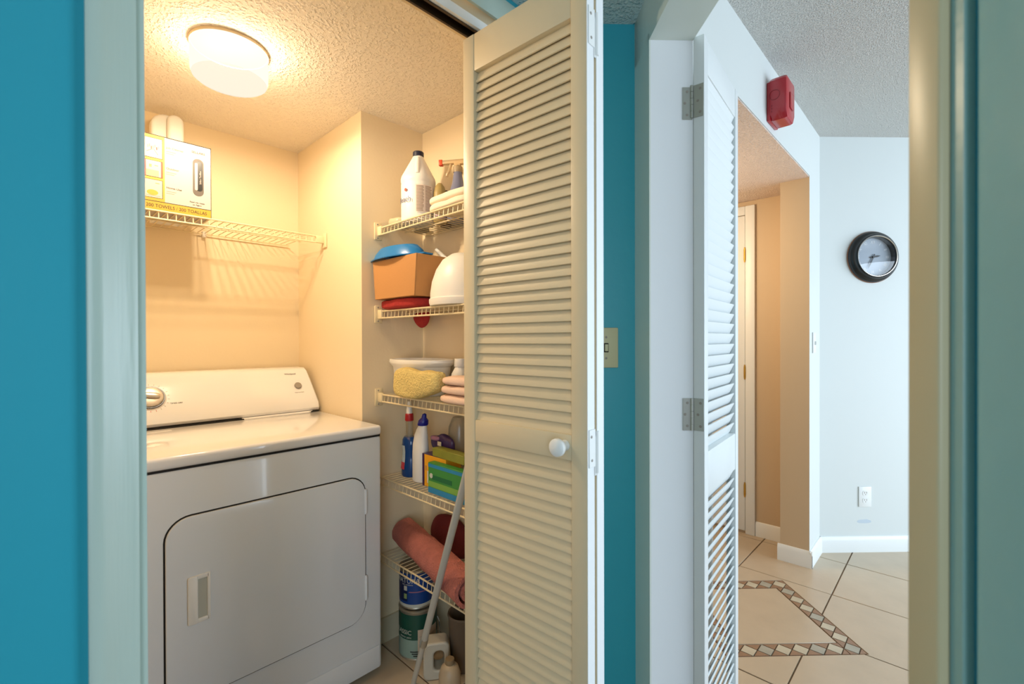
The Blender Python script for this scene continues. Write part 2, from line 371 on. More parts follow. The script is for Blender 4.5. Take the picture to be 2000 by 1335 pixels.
for i in range(-4, 6):
    for j in range(-7, 8):
        x0, y0 = -.435+PIT*i, 2.693+PIT*j
        if x0 < -2.2 or y0 < .5 or y0 > 5: continue
        if y0 < 1.2 and x0 > -.9: continue
        if (x0 < -1.8 and y0 > 1.3) or (x0 > -.9 and (x0+y0+2*PIT)*S2 < .3): continue
        if (-x0+y0)*S2 > 3.1 and x0 > -.7: continue
        poly = [(x0+G, y0+G), (x0+PIT-G, y0+G), (x0+PIT-G, y0+PIT-G), (x0+G, y0+PIT-G)]
        ks = [n[0]*mx+n[1]*my+HALF+.002 for n in normals]
        inter = poly
        for n, k in zip(normals, ks): inter = clip(inter, n, k) if inter else inter
        if len(inter) < 3 or area2(inter) < 1e-5:
            if std is None:
                tb = new(); box(tb, G, PIT-G, G, PIT-G, -.01, 0, .0012, 1); o = obj('tile', tb, TILE, fl, loc=(x0, y0, 0)); std = o.data
            else: obj('tile', std, None, fl, loc=(x0, y0, 0))
        else:
            tb = new(); rest = poly
            for n, k in zip(normals, ks):
                if not rest: break
                outp = clip(rest, (-n[0], -n[1]), -k); rest = clip(rest, n, k)
                if len(outp) >= 3 and area2(outp) > 1e-5: prism(tb, [(p[0]-x0, p[1]-y0) for p in outp], -.01, 0)
            if len(tb.faces): obj('tile', tb, TILE, fl, loc=(x0, y0, 0), smooth=False)
            else: tb.free()
q = .21-.003
tb = new(); box(tb, -q, q, -q, q, -.01, 0, .0012, 1); obj('tile', tb, TILE, fl, loc=(mx, my, 0), rotz=RZ)
BW = .07; g = .0022
h = BW/2
dia = new(); prism(dia, [(h-g*1.4, 0), (0, h-g*1.4), (-h+g*1.4, 0), (0, -h+g*1.4)], -.01, .0); dia_me = {}
tri = new(); prism(tri, [(-h+g*2.4, h-g), (h-g*2.4, h-g), (0, g*1.4)], -.01, .0)
me_d = []
for m_ in (MOSL, MOSG, MOSL):
    o_ = bpy.data.meshes.new('mosaic_diamond'); dia.to_mesh(o_); o_.materials.append(m_); me_d.append(o_)
me_t = bpy.data.meshes.new('mosaic_triangle'); tri.to_mesh(me_t); me_t.materials.append(MOSB); dia.free(); tri.free()
me_h = []
for sg in (1, -1):
    hb = new(); prism(hb, [(sg*g*.6, h-g), (sg*(h-g*2.4), h-g), (sg*g*.6, g*1.8)], -.01, .0); m_ = bpy.data.meshes.new('mosaic_half'); hb.to_mesh(m_); hb.free(); m_.materials.append(MOSB); me_h.append(m_)
for sd in range(4):
    ca, sa = math.cos(RZ+sd*PI/2), math.sin(RZ+sd*PI/2)
    for k in range(7):
        lx, ly = -.28+BW*(k+.5), -.28+h
        px, py = mx+lx*ca-ly*sa, my+lx*sa+ly*ca
        obj('mosaic_diamond', me_d[(k*2+sd) % 3], None, fl, loc=(px, py, 0), rotz=RZ+sd*PI/2)
        for sg in (-1, 1):
            ex, ey = px+sg*h*ca, py+sg*h*sa
            if (k == 0 and sg < 0) or (k == 6 and sg > 0):
                obj('mosaic_triangle', me_h[0 if sg < 0 else 1], None, fl, loc=(ex, ey, 0), rotz=RZ+sd*PI/2)
                obj('mosaic_triangle', me_h[1 if sg < 0 else 0], None, fl, loc=(ex, ey, 0), rotz=RZ+sd*PI/2+PI)
            elif sg > 0:
                obj('mosaic_triangle', me_t, None, fl, loc=(ex, ey, 0), rotz=RZ+sd*PI/2)
                obj('mosaic_triangle', me_t, None, fl, loc=(ex, ey, 0), rotz=RZ+sd*PI/2+PI)

# ================================================================== LOUVRED DOORS
def slat_bm(L, wdt, th, tilt):
    """slat along local x, centred; tilt = angle from horizontal, low edge on the -y side"""
    c, s = math.cos(tilt), math.sin(tilt); pts = []
    hw = wdt/2
    for (u, v) in ((-hw, -th*.3), (-hw+.002, -th/2), (hw-.002, -th/2), (hw, -th*.3), (hw, th*.3), (hw-.002, th/2), (-hw+.002, th/2), (-hw, th*.3)):
        pts.append((u*c-v*s, u*s+v*c))
    return prism(new(), pts, -L/2, L/2, axis='x')
def louvre_leaf(root, W, T, z0, ztop, stile, top_rail, mid, bot_rail, pitch, slatw, tilt, m, label_rail=None):
    """leaf in the local x-z plane, x 0..W, y 0..T (front is y=0)"""
    obj('stile', box(new(), 0, stile, 0, T, z0, ztop, .002), m, root)
    obj('stile', box(new(), W-stile, W, 0, T, z0, ztop, .002), m, root)
    e = .0005
    obj('rail', box(new(), stile+e, W-stile-e, .001, T-.001, ztop-top_rail, ztop, .002), m, root)
    obj('rail', box(new(), stile+e, W-stile-e, .001, T-.001, mid[0], mid[1], .002), m, root)
    obj('rail', box(new(), stile+e, W-stile-e, .001, T-.001, z0, z0+bot_rail, .002), m, root)
    me = None; L = W-2*stile-.002
    for (za, zb) in ((mid[1], ztop-top_rail), (z0+bot_rail, mid[0])):
        n = round((zb-za)/pitch); p = (zb-za)/n
        for k in range(n):
            z = za+p*(k+.5)
            if me is None:
                o = obj('slat', slat_bm(L, slatw, .0048, tilt), m, root, loc=(W/2, T/2, z)); me = o.data
            else: obj('slat', me, None, root, loc=(W/2, T/2, z))
# front bifold leaf: left end at (-.937,.800), right end at (-.560,.815)
ang = math.atan2(.014, .377)
d1 = thing('door_1', 'cream louvred bifold leaf facing the dryer, with round knob', 'door', (-.937, .800, 0), ang, kind='structure')
louvre_leaf(d1, .378, .028, .02, 2.02, .040, .095, (.974, 1.03), .12, .0252, .033, math.radians(70), LOUV)
kn = new(); lathe(kn, [(.0, .0), (.012, .0), (.010, .008), (.009, .014), (.016, .019), (.0195, .026), (.019, .033), (.013, .038), (0, .039)], 28)
kn.transform(Matrix.Rotation(PI/2, 4, 'X')); obj('knob', kn, WHITE, d1, 'round white knob', loc=(.322, 0, 1.006))
# rear leaf, folded behind; its pivot is at the right jamb
d2 = thing('door_2', 'second louvred bifold leaf folded behind the first, only its daylight-whitened edge in view', 'door', (-.930, .838, 0), math.atan2(.008, .372), kind='structure')
louvre_leaf(d2, .373, .028, .02, 2.02, .040, .095, (.974, 1.03), .12, .0252, .033, math.radians(70), LOUV)
LITEDGE = mat('daylit_edge_white', '#eef1f2', .4)  # whiter strip over each leaf edge, carrying daylight in its colour
for d, W, yy in ((d1, .378, 0), (d2, .373, 0)):
    obj('daylit_edge_strip', box(new(), W, W+.0012, .0005, .0275, .02, 2.02), LITEDGE, d, 'door edge whitened to imitate hall daylight')
for z in (1.89, 1.0, .30):
    hg = new(); box(hg, .379, .3815, .004, .0285, z-.035, z+.045, .0008, 1)
    box(hg, .379, .3815, .0265, .0535, z-.055, z+.03, .0008, 1)
    tube(hg, [(.3825, .0335, z-.05), (.3825, .0335, z+.04)], .0042, 10)
    o = obj('hinge', hg, WHITE, d1, 'painted-over hinge')
    for k, (yy, zz) in enumerate(((.012, z+.03), (.014, z-.02), (.045, z+.015), (.046, z-.045))):
        sb = new(); lathe(sb, [(0, 0), (.0032, 0), (.003, .0008), (0, .0012)], 10); sb.transform(Matrix.Rotation(PI/2, 4, 'Y'))
        obj('screw', sb, GREY, o, loc=(.3814, yy, zz))
# white louvred leaf standing open beyond the doorway
ang3 = math.radians(39.4)
u = Vector((math.sin(ang3), math.cos(ang3)))     # (d, c)
P1 = (.524, 1.187)
d3 = thing('door_3', 'white louvred door leaf standing open into the room beyond', 'door', cdp(P1[1], P1[0]), RZ+PI/2-ang3, kind='structure')
# local x along the leaf; local y points to the hidden side
louvre_leaf(d3, .37, .028, .02, 2.02, .034, .09, (.827, .94), .13, .0305, .040, math.radians(-65), LOUVW)
def butterfly(root, z, edge_lo=True):
    hb = new(); box(hb, -.0018, .0, .0015, .0265, z-.042, z+.042, .0004, 1)
    o = obj('hinge', hb, STEEL, root, 'steel butt hinge')
    tb = new()
    for k in range(5): tube(tb, [(-.004, .0305, z-.042+k*.0169), (-.004, .0305, z-.042+k*.0169+.0162)], .0042, 10)
    obj('knuckle', tb, STEEL, o)
    for yy, zz in ((.010, z+.03), (.016, z), (.010, z-.03)):
        sb = new(); lathe(sb, [(0, 0), (.0036, 0), (.003, .0008), (0, .001)], 10); sb.transform(Matrix.Rotation(-PI/2, 4, 'Y'))
        obj('screw', sb, GREY, o, loc=(-.0018, yy, zz))
for z in (1.852, 1.040): butterfly(d3, z)
# hinge leaves on the jamb
jb = bpy.data.objects['trim_doorway_jamb']
for z in (1.848, 1.040):
    hb = new(); box(hb, .474, .500, 1.2032, 1.2052, z-.042, z+.042, .0004, 1); o = obj('hinge_plate', hb, STEEL, jb, 'steel hinge plate')
    for dd, zz in ((.486, z+.03), (.480, z), (.486, z-.03)):
        sb = new(); lathe(sb, [(0, 0), (.0036, 0), (.003, .0008), (0, .001)], 10); sb.transform(Matrix.Rotation(PI/2, 4, 'X'))
        obj('screw', sb, GREY, o, loc=(dd, 1.2032, zz))
# far corridor door
d4 = thing('door_4', 'white door at the corridor end with brass hinges', 'door', (0, 0, 0), kind='structure')
obj('slab', box(new(), -1.72, -.973, 3.166, 3.179, .018, 2.018, .002), WHITE, d4)
t = new(); box(t, -.970, -.914, 3.160, 3.179, 0, 2.078, .004); obj('casing', t, WHITE, d4)
t = new(); box(t, -1.75, -.9705, 3.160, 3.179, 2.022, 2.078, .004); obj('casing', t, WHITE, d4)
for z in (1.77, 1.027, .28): obj('hinge', tube(new(), [(-.9715, 3.160, z-.047), (-.9715, 3.160, z-.03), (-.9715, 3.160, z+.03), (-.9715, 3.160, z+.047)], [.004, .0065, .0065, .004], 10), BRASS, d4, 'brass hinge')

# ================================================================== CEILING LAMP
lamp = thing('ceiling_lamp', 'lit white glass drum lamp on the closet ceiling', 'lamp', (-1.632, .449, 2.14))
obj('base_plate', lathe(new(), [(.1065, 0), (.1075, -.004), (.1065, -.009), (.1035, -.007), (.1035, 0)], 48), mat('lamp_rim', '#d9c6a4', .4), lamp)
obj('lamp_pan', lathe(new(), [(.102, 0), (.102, -.004), (0, -.004)], 40), mat('dark_lamp_pan', '#241f1a', .8), lamp)
sh = new(); lathe(sh, [(.1032, -.006), (.1055, -.05), (.1045, -.085), (.101, -.097)], 56)
lathe(sh, [(.101, -.097), (.092, -.104), (.06, -.1065), (0, -.107)], 56, mi=1)
bmesh.ops.remove_doubles(sh, verts=sh.verts[:], dist=1e-6)
obj('lamp_shade', sh, [GLOW, GLOWB], lamp, 'glowing white glass shade')

# ================================================================== WIRE SHELVES
def wire_shelf(root, Lx, depth, lip=.031, sp=.0254, rods=True, bracket_left=True):
    """along local x 0..Lx; lip at local y=0, wall at y=depth; deck plane z=0"""
    dk = new(); n = int(Lx/sp)
    for k in range(n+1):
        x = sp*.5+k*sp
        if x > Lx: break
        tube(dk, [(x, depth, -.0025), (x, 0, -.0025), (x, -.0025, -lip)], .0017, 5)
    obj('deck_wire', dk, VINYL, root, kind='stuff')
    for y, z in ((-.0030, -.0035), (-.0050, -lip)): obj('lip_rod', tube(new(), [(0, y, z), (Lx, y, z)], .0032, 8), VINYL, root)
    for y in (depth*.5, depth-.004): obj('cross_rod', tube(new(), [(0, y, -.0062), (Lx, y, -.0062)], .0028, 8), VINYL, root)
# laundry shelf: lip at x=-2.01, runs along y
ls = thing('laundry_shelf', 'long cream wire shelf on the wall above the dryer', 'shelf', (-2.01, -.09, 1.690), PI/2)
wire_shelf(ls, .965, .288)
t = new(); box(t, .968, 1.012, .0, .012, -.030, .002, .003); box(t, 1.006, 1.0145, -.012, .024, -.048, .016, .003)
obj('end_bracket', t, VINYL, ls)
for yy in (.30, .62):
    t = new(); box(t, yy-.007, yy+.007, .276, .298, -.020, .004, .003); obj('wall_clip', t, PLAS, ls)
SH = [1.690, 1.355, 1.020, .685, .372]
for k, z in enumerate(SH):
    nm = ['topmost of five', 'second from top', 'middle of five', 'second from bottom', 'lowest of five'][k]
    what = ['under the bleach jug', 'under the cardboard box', 'under the white basin', 'under the blue spray bottle', 'under the rolled pink rug'][k]
    s = thing('wire_shelf', 'cream wire nook shelf %s, %s' % (what, nm), 'shelf', (-1.668 if k < 3 else -1.692, 1.0, z), 0, 'nook wire shelves')
    wire_shelf(s, .68 if k < 3 else .705, .212)
    if k < 3:
        t = new(); box(t, -.026, .002, -.010, .004, -.034, .003, .003); box(t, -.031, -.024, -.022, .012, -.050, .020, .003); obj('end_bracket', t, VINYL, s)
        for zz in (.012, -.043):
            sb = new(); lathe(sb, [(0, 0), (.0035, 0), (.003, .001), (0, .0013)], 10); sb.transform(Matrix.Rotation(PI/2, 4, 'Y')); obj('screw', sb, GREY, s, loc=(-.024, -.008, zz))

# ================================================================== DRYER
dr = thing('clothes_dryer', 'white front-loading clothes dryer against the closet back wall', 'dryer', (0, 0, 0))
X = -1.544; Y0, Y1 = .180, .917
obj('cabinet', box(new(), -2.24, X, Y0, Y1, .022, .882, .012, 3), ENAM, dr)
for fx in (-1.60, -2.18):
    for fy in (Y0+.05, Y1-.05): obj('foot', lathe(new(), [(0, 0), (.018, 0), (.018, .008), (.010, .010), (.010, .024), (0, .024)], 16), DARK, dr, loc=(fx, fy, 0))
obj('gap', box(new(), -2.23, X-.004, Y0+.004, Y1-.004, .880, .887), DARK, dr, 'dark seam under the top')
tp = obj('top_panel', box(new(), -2.24, X+.003, Y0-.001, Y1+.001, .886, .921, .011, 4), ENAMT, dr)
# raised edge strip at the back right and lint lid
t = new(); prism(t, [(-2.10, .60), (-2.05, .60), (-2.035, .615), (-2.035, .86), (-2.06, .885), (-2.10, .885)], .9205, .9275, bev=.0025); obj('lint_lid', t, ENAMT, dr)
t = new(); box(t, -2.02, -1.99, .27, .36, .9208, .9218, .0004, 1); obj('lid_recess', t, ENAMT, dr)
obj('kick_panel', box(new(), X-.001, X+.0025, Y0+.03, Y1-.012, .03, .112, .002), ENAM, dr)
def rrect(y0, y1, z0, z1, r, n=8, r2=None):
    out = []
    for cy, cz, a0 in ((y1-r, z1-r, 0), (y0+r, z1-r, PI/2), (y0+r, z0+r, PI), (y1-r, z0+r, 1.5*PI)):
        for k in range(n+1):
            th = a0+PI/2*k/n; out.append((cy+r*math.cos(th), cz+r*math.sin(th)))
    return out
DY0, DY1, DZ0, DZ1 = .262, .848, .232, .748
obj('door_gap', prism(new(), rrect(DY0-.004, DY1+.004, DZ0-.004, DZ1+.004, .064), X-.004, X+.0008, axis='x'), DARK, dr, 'dark seam round the door')
dd = obj('door', prism(new(), rrect(DY0, DY1, DZ0, DZ1, .06), X-.002, X+.007, axis='x', bev=.003, seg=3), ENAM, dr)
hy0, hy1, hz0, hz1 = .311, .366, .446, .580
fr = new()
prism(fr, rrect(hy0, hy0+.024, hz0, hz1, .006, 4), X+.006, X+.0125, axis='x', bev=.002)
prism(fr, rrect(hy1-.008, hy1, hz0, hz1, .003, 3), X+.006, X+.0105, axis='x', bev=.0015)
box(fr, X+.006, X+.0105, hy0+.02, hy1-.004, hz1-.012, hz1, .0015); box(fr, X+.006, X+.0105, hy0+.02, hy1-.004, hz0, hz0+.012, .0015)
hn = obj('handle', fr, PLAS, dd, 'off-white recessed pull')
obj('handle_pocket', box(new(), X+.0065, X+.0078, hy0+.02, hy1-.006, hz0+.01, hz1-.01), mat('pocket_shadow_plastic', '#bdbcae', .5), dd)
for zc in (.655, .345):
    t = new(); box(t, X+.001, X+.0095, DY1-.003, DY1+.005, zc-.045, zc+.045, .002); tube(t, [(X+.008, DY1+.002, zc-.04), (X+.008, DY1+.002, zc+.04)], .0035, 8)
    obj('hinge', t, ENAM, dr)
# console with a curved section, tapering to its top
def console():
    bm = new(); prof = [(-2.295, .922), (-2.058, .929), (-2.052, .940), (-2.056, .962), (-2.0887, 1.010), (-2.1228, 1.060), (-2.150, 1.100), (-2.172, 1.112), (-2.295, 1.112)]
    t = bmesh.new(); N = 2; rings = []
    for k, (yo, sh) in enumerate(((Y0+.004, 0), (Y1-.010, 0), (Y1-.004, .006))):
        ring = [t.verts.new((p[0]-sh*(1 if i not in (0, 8) else 0), yo-(max(0, p[1]-.95)*.10 if k else 0), p[1]-(sh*.5 if i > 5 else 0))) for i, p in enumerate(prof)]; rings.append(ring)
    for A, B in zip(rings, rings[1:]):
        for i in range(len(prof)): t.faces.new((A[i], A[(i+1) % len(prof)], B[(i+1) % len(prof)], B[i]))
    t.faces.new(rings[0][::-1]); t.faces.new(rings[-1]); bmesh.ops.recalc_face_normals(t, faces=t.faces[:])
    _merge(bm, t); return bm
con = obj('console', console(), ENAMT, dr)
obj('console_gap', box(new(), -2.06, -2.045, Y0+.01, Y1-.012, .9212, .9255), DARK, dr, 'dark seam under the console')
# face frame of the console: normal leaning back
fa = math.atan2(.098, .094)     # slope of the face
def conp(y, s):   # s metres up the slanted face from its foot (-2.056,.962)
    L = math.hypot(.094, .138); return Vector((-2.056-.094*s/L, y, .962+.138*s/L))
nrm = Vector((.138, 0, .094)).normalized()
Rc = Matrix((Vector((0, 1, 0)), Vector((-.094, 0, .138)).normalized(), nrm)).transposed().to_4x4()   # local x = +y, local y = up the face, local z = out
def on_console(y, s, off=0):
    m = Rc.copy(); m.translation = conp(y, s)+nrm*off; return m
def at_console(o, y, s, off=0): o.matrix_local = on_console(y, s, off); return o
at_console(obj('knob_plate', lathe(new(), [(0, 0), (.049, 0), (.048, .003), (0, .003)], 40), mat('pearl_plate', '#dcd2c6', .35), dr), .316, .081)
at_console(obj('knob_ring', lathe(new(), [(.0450, .003), (.0445, .0075), (.0385, .0075), (.0385, .003)], 40), BLACK, dr), .316, .081)
kb = at_console(obj('dial_knob', lathe(new(), [(.0395, .003), (.0395, .010), (.036, .016), (.026, .018), (0, .018)], 40), mat('pewter_dial', '#d0c5b6', .3, metal=.55), dr, 'silver timer dial'), .316, .081)
t = new(); blob(t, .056, .020, .012, 3, cuts=4); obj('grip', t, bpy.data.materials['pewter_dial'], kb, loc=(0, 0, .017), rot=(0, 0, -.2))
at_console(obj('push_button', lathe(new(), [(0, 0), (.015, 0), (.015, .006), (.013, .0085), (0, .0092)], 28), GREY, dr, 'round grey start button'), .838, .088)
at_console(lettering('Whirlpool', .0115, TEXT, dr, None, None), .818, .150, .0006)
at_console(lettering('TIMED DRY', .0075, TEXT, dr, None, None), .392, .052, .0006)
at_console(lettering('PUSH TO START', .0055, TEXTG, dr, None, None), .838, .055, .0006)
for k in range(14):
    th = -2.2+k*.29; t = new(); box(t, -.003, .003, -.0006, .0006, 0, .0006)
    o = obj('dial_mark', t, TEXTG if k > 3 else REDP, dr); o.matrix_local = on_console(.316, .081, .0003) @ Matrix.Rotation(th, 4, 'Z') @ Matrix.Translation((.055, 0, 0))

# ================================================================== TOWEL BOX AND THINGS ABOVE THE DRYER
tbx = thing('towel_box', 'printed carton of paper towels standing on the laundry shelf', 'box', (-2.045, 0, 1.6905))
BX, BYa, BYb, BZ = .024, .245, .4905, .262
obj('carton', box(new(), -.115, BX, BYa, BYb, 0, BZ, .0012, 1), PAPER, tbx)
def decal(y0, y1, z0, z1, m, e=.0004, name='print', parent=None, label=None):
    return obj(name, box(new(), BX, BX+e, y0, y1, z0, z1), m, parent or tbx, label)
decal(BYa, BYb, 0, .030, YELL, name='yellow_band', label='yellow band along the bottom')
decal(BYa, .349, .032, BZ, YELL, name='yellow_band', label='yellow panel of pictures')
decal(BYa, .2875, .034, BZ-.002, PINKP, .0006)
decal(BYa, BYb, .030, .0322, TEXT, .0007, 'border_line'); decal(BYa, BYb, BZ-.0022, BZ, TEXT, .0007, 'border_line'); decal(BYb-.0016, BYb, 0, BZ, TEXT, .0007, 'border_line')
for k, (z0, z1) in enumerate(((.180, .250), (.114, .172), (.042, .106))):
    decal(.291, .343, z0, z1, TEXT, .0007, 'picture_border'); p = decal(.2925, .3415, z0+.0015, z1-.0015, PAPER, .0010, 'picture', label='small printed picture')
    zc = (z0+z1)/2
    if k == 0:
        for q in range(7):
            y_ = .300+.005*q; decal(y_, y_+.003, zc+.004*math.sin(q*2.1)-.002, zc+.004*math.sin(q*2.1)+.008, [TEXTG, PINKP, REDP][q % 3], .0013, 'print')
        obj('print', tube(new(), [(BX+.001, .298, zc-.016), (BX+.001, .306, zc-.010), (BX+.001, .318, zc-.004), (BX+.001, .330, zc-.022)], .0006, 4), TEXT, tbx)
    elif k == 1:
        decal(.2925, .296, z0+.0015, z1-.0015, REDP, .0013); decal(.338, .3415, z0+.0015, z1-.0015, REDP, .0013)
        decal(.296, .332, z0+.002, z0+.024, PINKP, .0013); decal(.305, .312, zc+.004, zc+.014, OLIVE, .0013); decal(.320, .330, zc+.010, zc+.013, OLIVE, .0013)
    else:
        t = new(); lathe(t, [(0, 0), (.016, 0), (.016, .0003), (0, .0003)], 20, sy=.6); t.transform(Matrix.Rotation(PI/2, 4, 'Y')); t.transform(Matrix.Rotation(PI/2, 4, 'X')); obj('print', t, YELL, tbx, loc=(BX+.0011, .314, z0+.018))
        decal(.296, .336, z0+.006, z0+.0085, TEXTG, .0015); decal(.322, .334, z1-.014, z1-.011, OLIVE, .0013)
RX = (PI/2, 0, PI/2)
def print_text(s, size, y, z, m=TEXT, align='LEFT', shear=0, sx=1): lettering(s, size, m, tbx, (BX+.0008, y, z), RX, shear=shear, sx=sx, align=align)
print_text('200 TOWELS / 200 TOALLAS', .0168, .386, .0155, align='CENTER', sx=.86)
print_text('SELLARS', .0115, .450, .234, align='CENTER')
for s, z in (('Job Cleanup', .2265), ('Outdoor', .1535), ('Home Use', .086)):
    print_text(s, .0105, .353, z, bpy.data.materials['dark_grey_print'] if 'dark_grey_print' in bpy.data.materials else mat('dark_grey_print', '#5a5049', .5))
    for q in range(2): decal(.353, .353+.030-.006*q, z-.014-.007*q, z-.0115-.007*q, TEXTG, .0006)
print_text('Read me, notes', .0075, .4455, .051, shear=.2, align='CENTER'); print_text('on Fabric', .0075, .4455, .0415, shear=.2, align='CENTER')
def ycap(y0, y1, z0, z1, m, e0, e1, name, label=None): return obj(name, prism(new(), rrect(y0, y1, z0, z1, (y1-y0)/2-.0004, 6), BX+e0, BX+e1, axis='x'), m, tbx, label)
ycap(.4325, .4665, .076, .212, mat('dark_grey_print', '#5a5049', .5), 0, .0010, 'opening_print', 'dark oval opening')
ycap(.4425, .4625, .094, .204, BLACK, 0, .0014, 'opening_print'); ycap(.4385, .4475, .096, .196, PAPER, 0, .0018, 'towel_print')
lettering('Sellars ToolBox', .0085, PAPER, tbx, (BX+.0016, .4560, .145), (PI/2, -PI/2, PI/2), sx=.9)
# two-lobed white plastic container behind the box
def lobed(y0, y1, z1, xx):
    pts = []
    r = (y1-y0)/2
    pts.append((y0, 0)); pts.append((y1, 0))
    for k in range(13): th = PI*k/12; pts.append(((y0+y1)/2+r*math.cos(th), z1-r*.95+r*.95*math.sin(th)))
    return pts
wt = thing('plastic_tub', 'rounded white plastic tub rising behind the towel box', 'container', (-2.265, 0, 1.6905))
obj('body', prism(new(), lobed(.341, .441, .420, 0), 0, .055, axis='x', bev=.012, seg=4), PLAS, wt)
obj('front_lobe', prism(new(), lobed(.388, .441, .418, 0), .050, .080, axis='x', bev=.012, seg=4), PLAS, wt)

# ================================================================== NOOK, SHELF 1
z1 = SH[0]+.001
VIEW = math.atan2(-1.1, 1.55)        # direction from the nook toward the camera
bj = thing('bleach_jug', 'large white bleach jug with navy cap on the top nook shelf', 'bottle', (-1.543, 1.085, z1))
bprof = [(0, 0), (.058, 0), (.063, .006), (.0635, .02), (.0635, .150), (.0625, .156), (.0645, .162), (.0645, .172), (.0615, .184), (.022, .262), (.019, .268), (.019, .276), (0, .276)]
obj('body', lathe(new(), bprof, 40, power=2.5, mtx=Matrix.Rotation(.5, 4, 'Z')), PLAS, bj)
t = new(); tube(t, [(.058*math.cos(VIEW-.05), .058*math.sin(VIEW-.05), .182), (.040*math.cos(VIEW-.05), .040*math.sin(VIEW-.05), .222), (.023*math.cos(VIEW-.05), .023*math.sin(VIEW-.05), .256)], [.010, .011, .008], 10); obj('handle', t, PLAS, bj)
obj('cap', lathe(new(), [(.0195, .266), (.0215, .268), (.0215, .284), (.019, .287), (0, .287)], 28), NAVY, bj, 'dark navy cap')
RB = .0688
obj('label_panel', lathe(new(), [(RB, .035), (RB, .140)], 20, a0=VIEW-.16, a1=VIEW+.92), mat('bleach_label', '#f3e3d6', .5), bj)
for col in range(2):
    for q in range(19):
        aa = VIEW-.11+.50*col; zz = .134-.0052*q
        obj('print_line', lathe(new(), [(RB+.0006, zz-.0014), (RB+.0006, zz+.0014)], 6, a0=aa, a1=aa+.42-.08*random.random()), mat('label_ink', '#a8917c', .6) if (q == 0 and col == 0) else bpy.data.materials['label_ink'], bj)
wrap_lettering('Bleach', .030, mat('bleach_word_ink', '#6a6f8c', .6), bj, RB, .085, VIEW-.98)
t = new(); lathe(t, [(0, 0), (.006, 0), (.006, .0006), (0, .0006)], 12); t.transform(Matrix.Rotation(PI/2, 4, 'Y')); o = obj('emblem', t, REDP, bj, loc=(RB*math.cos(VIEW-.78), RB*math.sin(VIEW-.78), .122), rotz=VIEW-.78)
# spray bottle
sp = thing('spray_bottle', 'clear trigger spray bottle with orange nozzle on the top nook shelf', 'bottle', (-1.397, 1.165, z1))
obj('body', lathe(new(), [(0, 0), (.040, 0), (.042, .006), (.042, .07), (.036, .10), (.022, .150), (.0165, .185), (.0155, .205), (0, .205)], 28), LILAC, sp)
obj('collar', lathe(new(), [(.018, .190), (.018, .212), (.014, .216), (0, .216)], 20), CLEARN, sp)
t = new(); prism(t, [(-.060, .240), (.030, .240), (.058, .228), (.060, .216), (.040, .222), (.012, .222), (.012, .212), (-.012, .212), (-.014, .226), (-.060, .226)], -.010, .010, axis='y', bev=.002); obj('spray_head', t, CLEARN, sp)
t = new(); prism(t, [(-.030, .228), (-.022, .228), (-.030, .205), (-.042, .178), (-.047, .180), (-.038, .206)], -.006, .006, axis='y', bev=.001); obj('trigger', t, CLEARN, sp)
obj('nozzle', box(new(), -.076, -.0605, -.009, .009, .222, .244, .002), mat('orange_nozzle', '#e0532c', .4), sp, 'orange nozzle')
sp.rotation_euler = (0, 0, .55)
bb = thing('brown_bottle', 'small dark brown bottle half hidden behind the bleach jug', 'bottle', (-1.497, 1.185, z1))
obj('body', lathe(new(), [(0, 0), (.022, 0), (.023, .004), (.023, .10), (.016, .118), (.010, .125), (.010, .135), (0, .135)], 20), BROWNB, bb); obj('cap', lathe(new(), [(.0115, .128), (.0115, .146), (0, .147)], 16), BLACK, bb)
ob = thing('olive_bottle', 'rounded olive yellow bottle between bleach jug and spray bottle', 'bottle', (-1.462, 1.128, z1))
obj('body', lathe(new(), [(0, 0), (.024, 0), (.026, .005), (.026, .09), (.025, .115), (.018, .142), (.008, .155), (0, .157)], 24), OLIVE, ob)
obj('label_panel', lathe(new(), [(.0265, .012), (.0265, .085)], 14, a0=VIEW-1.2, a1=VIEW+1.2), mat('lilac_label', '#b7a3b4', .5), ob)
for k, (zz, lab) in enumerate(((0, 'lower of two folded white cloths on the top nook shelf'), (.0275, 'upper of two folded white cloths on the top nook shelf'))):
    o = obj('folded_cloth', blob(new(), .24, .13, .027, 5, .004, 18, 7, seed=k), WHITEC, loc=(-1.262, 1.062+.004*k, z1+zz), rotz=-.05+.04*k); tag(o, lab, 'cloth', 'folded white cloths')
fp = tag(obj('plastic_pouch', blob(new(), .082, .085, .046, 3, .006, 30, 6, seed=4), mat('grey_film', '#cdbf9d', .25)), 'flat translucent pouch left of the bleach jug', 'pouch'); fp.location = (-1.653, 1.075, z1)
fp2 = tag(obj('grey_packet', blob(new(), .055, .05, .026, 4, .006, 40, 6, seed=9), mat('slate_film', '#7d7a68', .35)), 'small grey packet squeezed beside the bleach jug base', 'packet'); fp2.location = (-1.648, 1.175, z1)

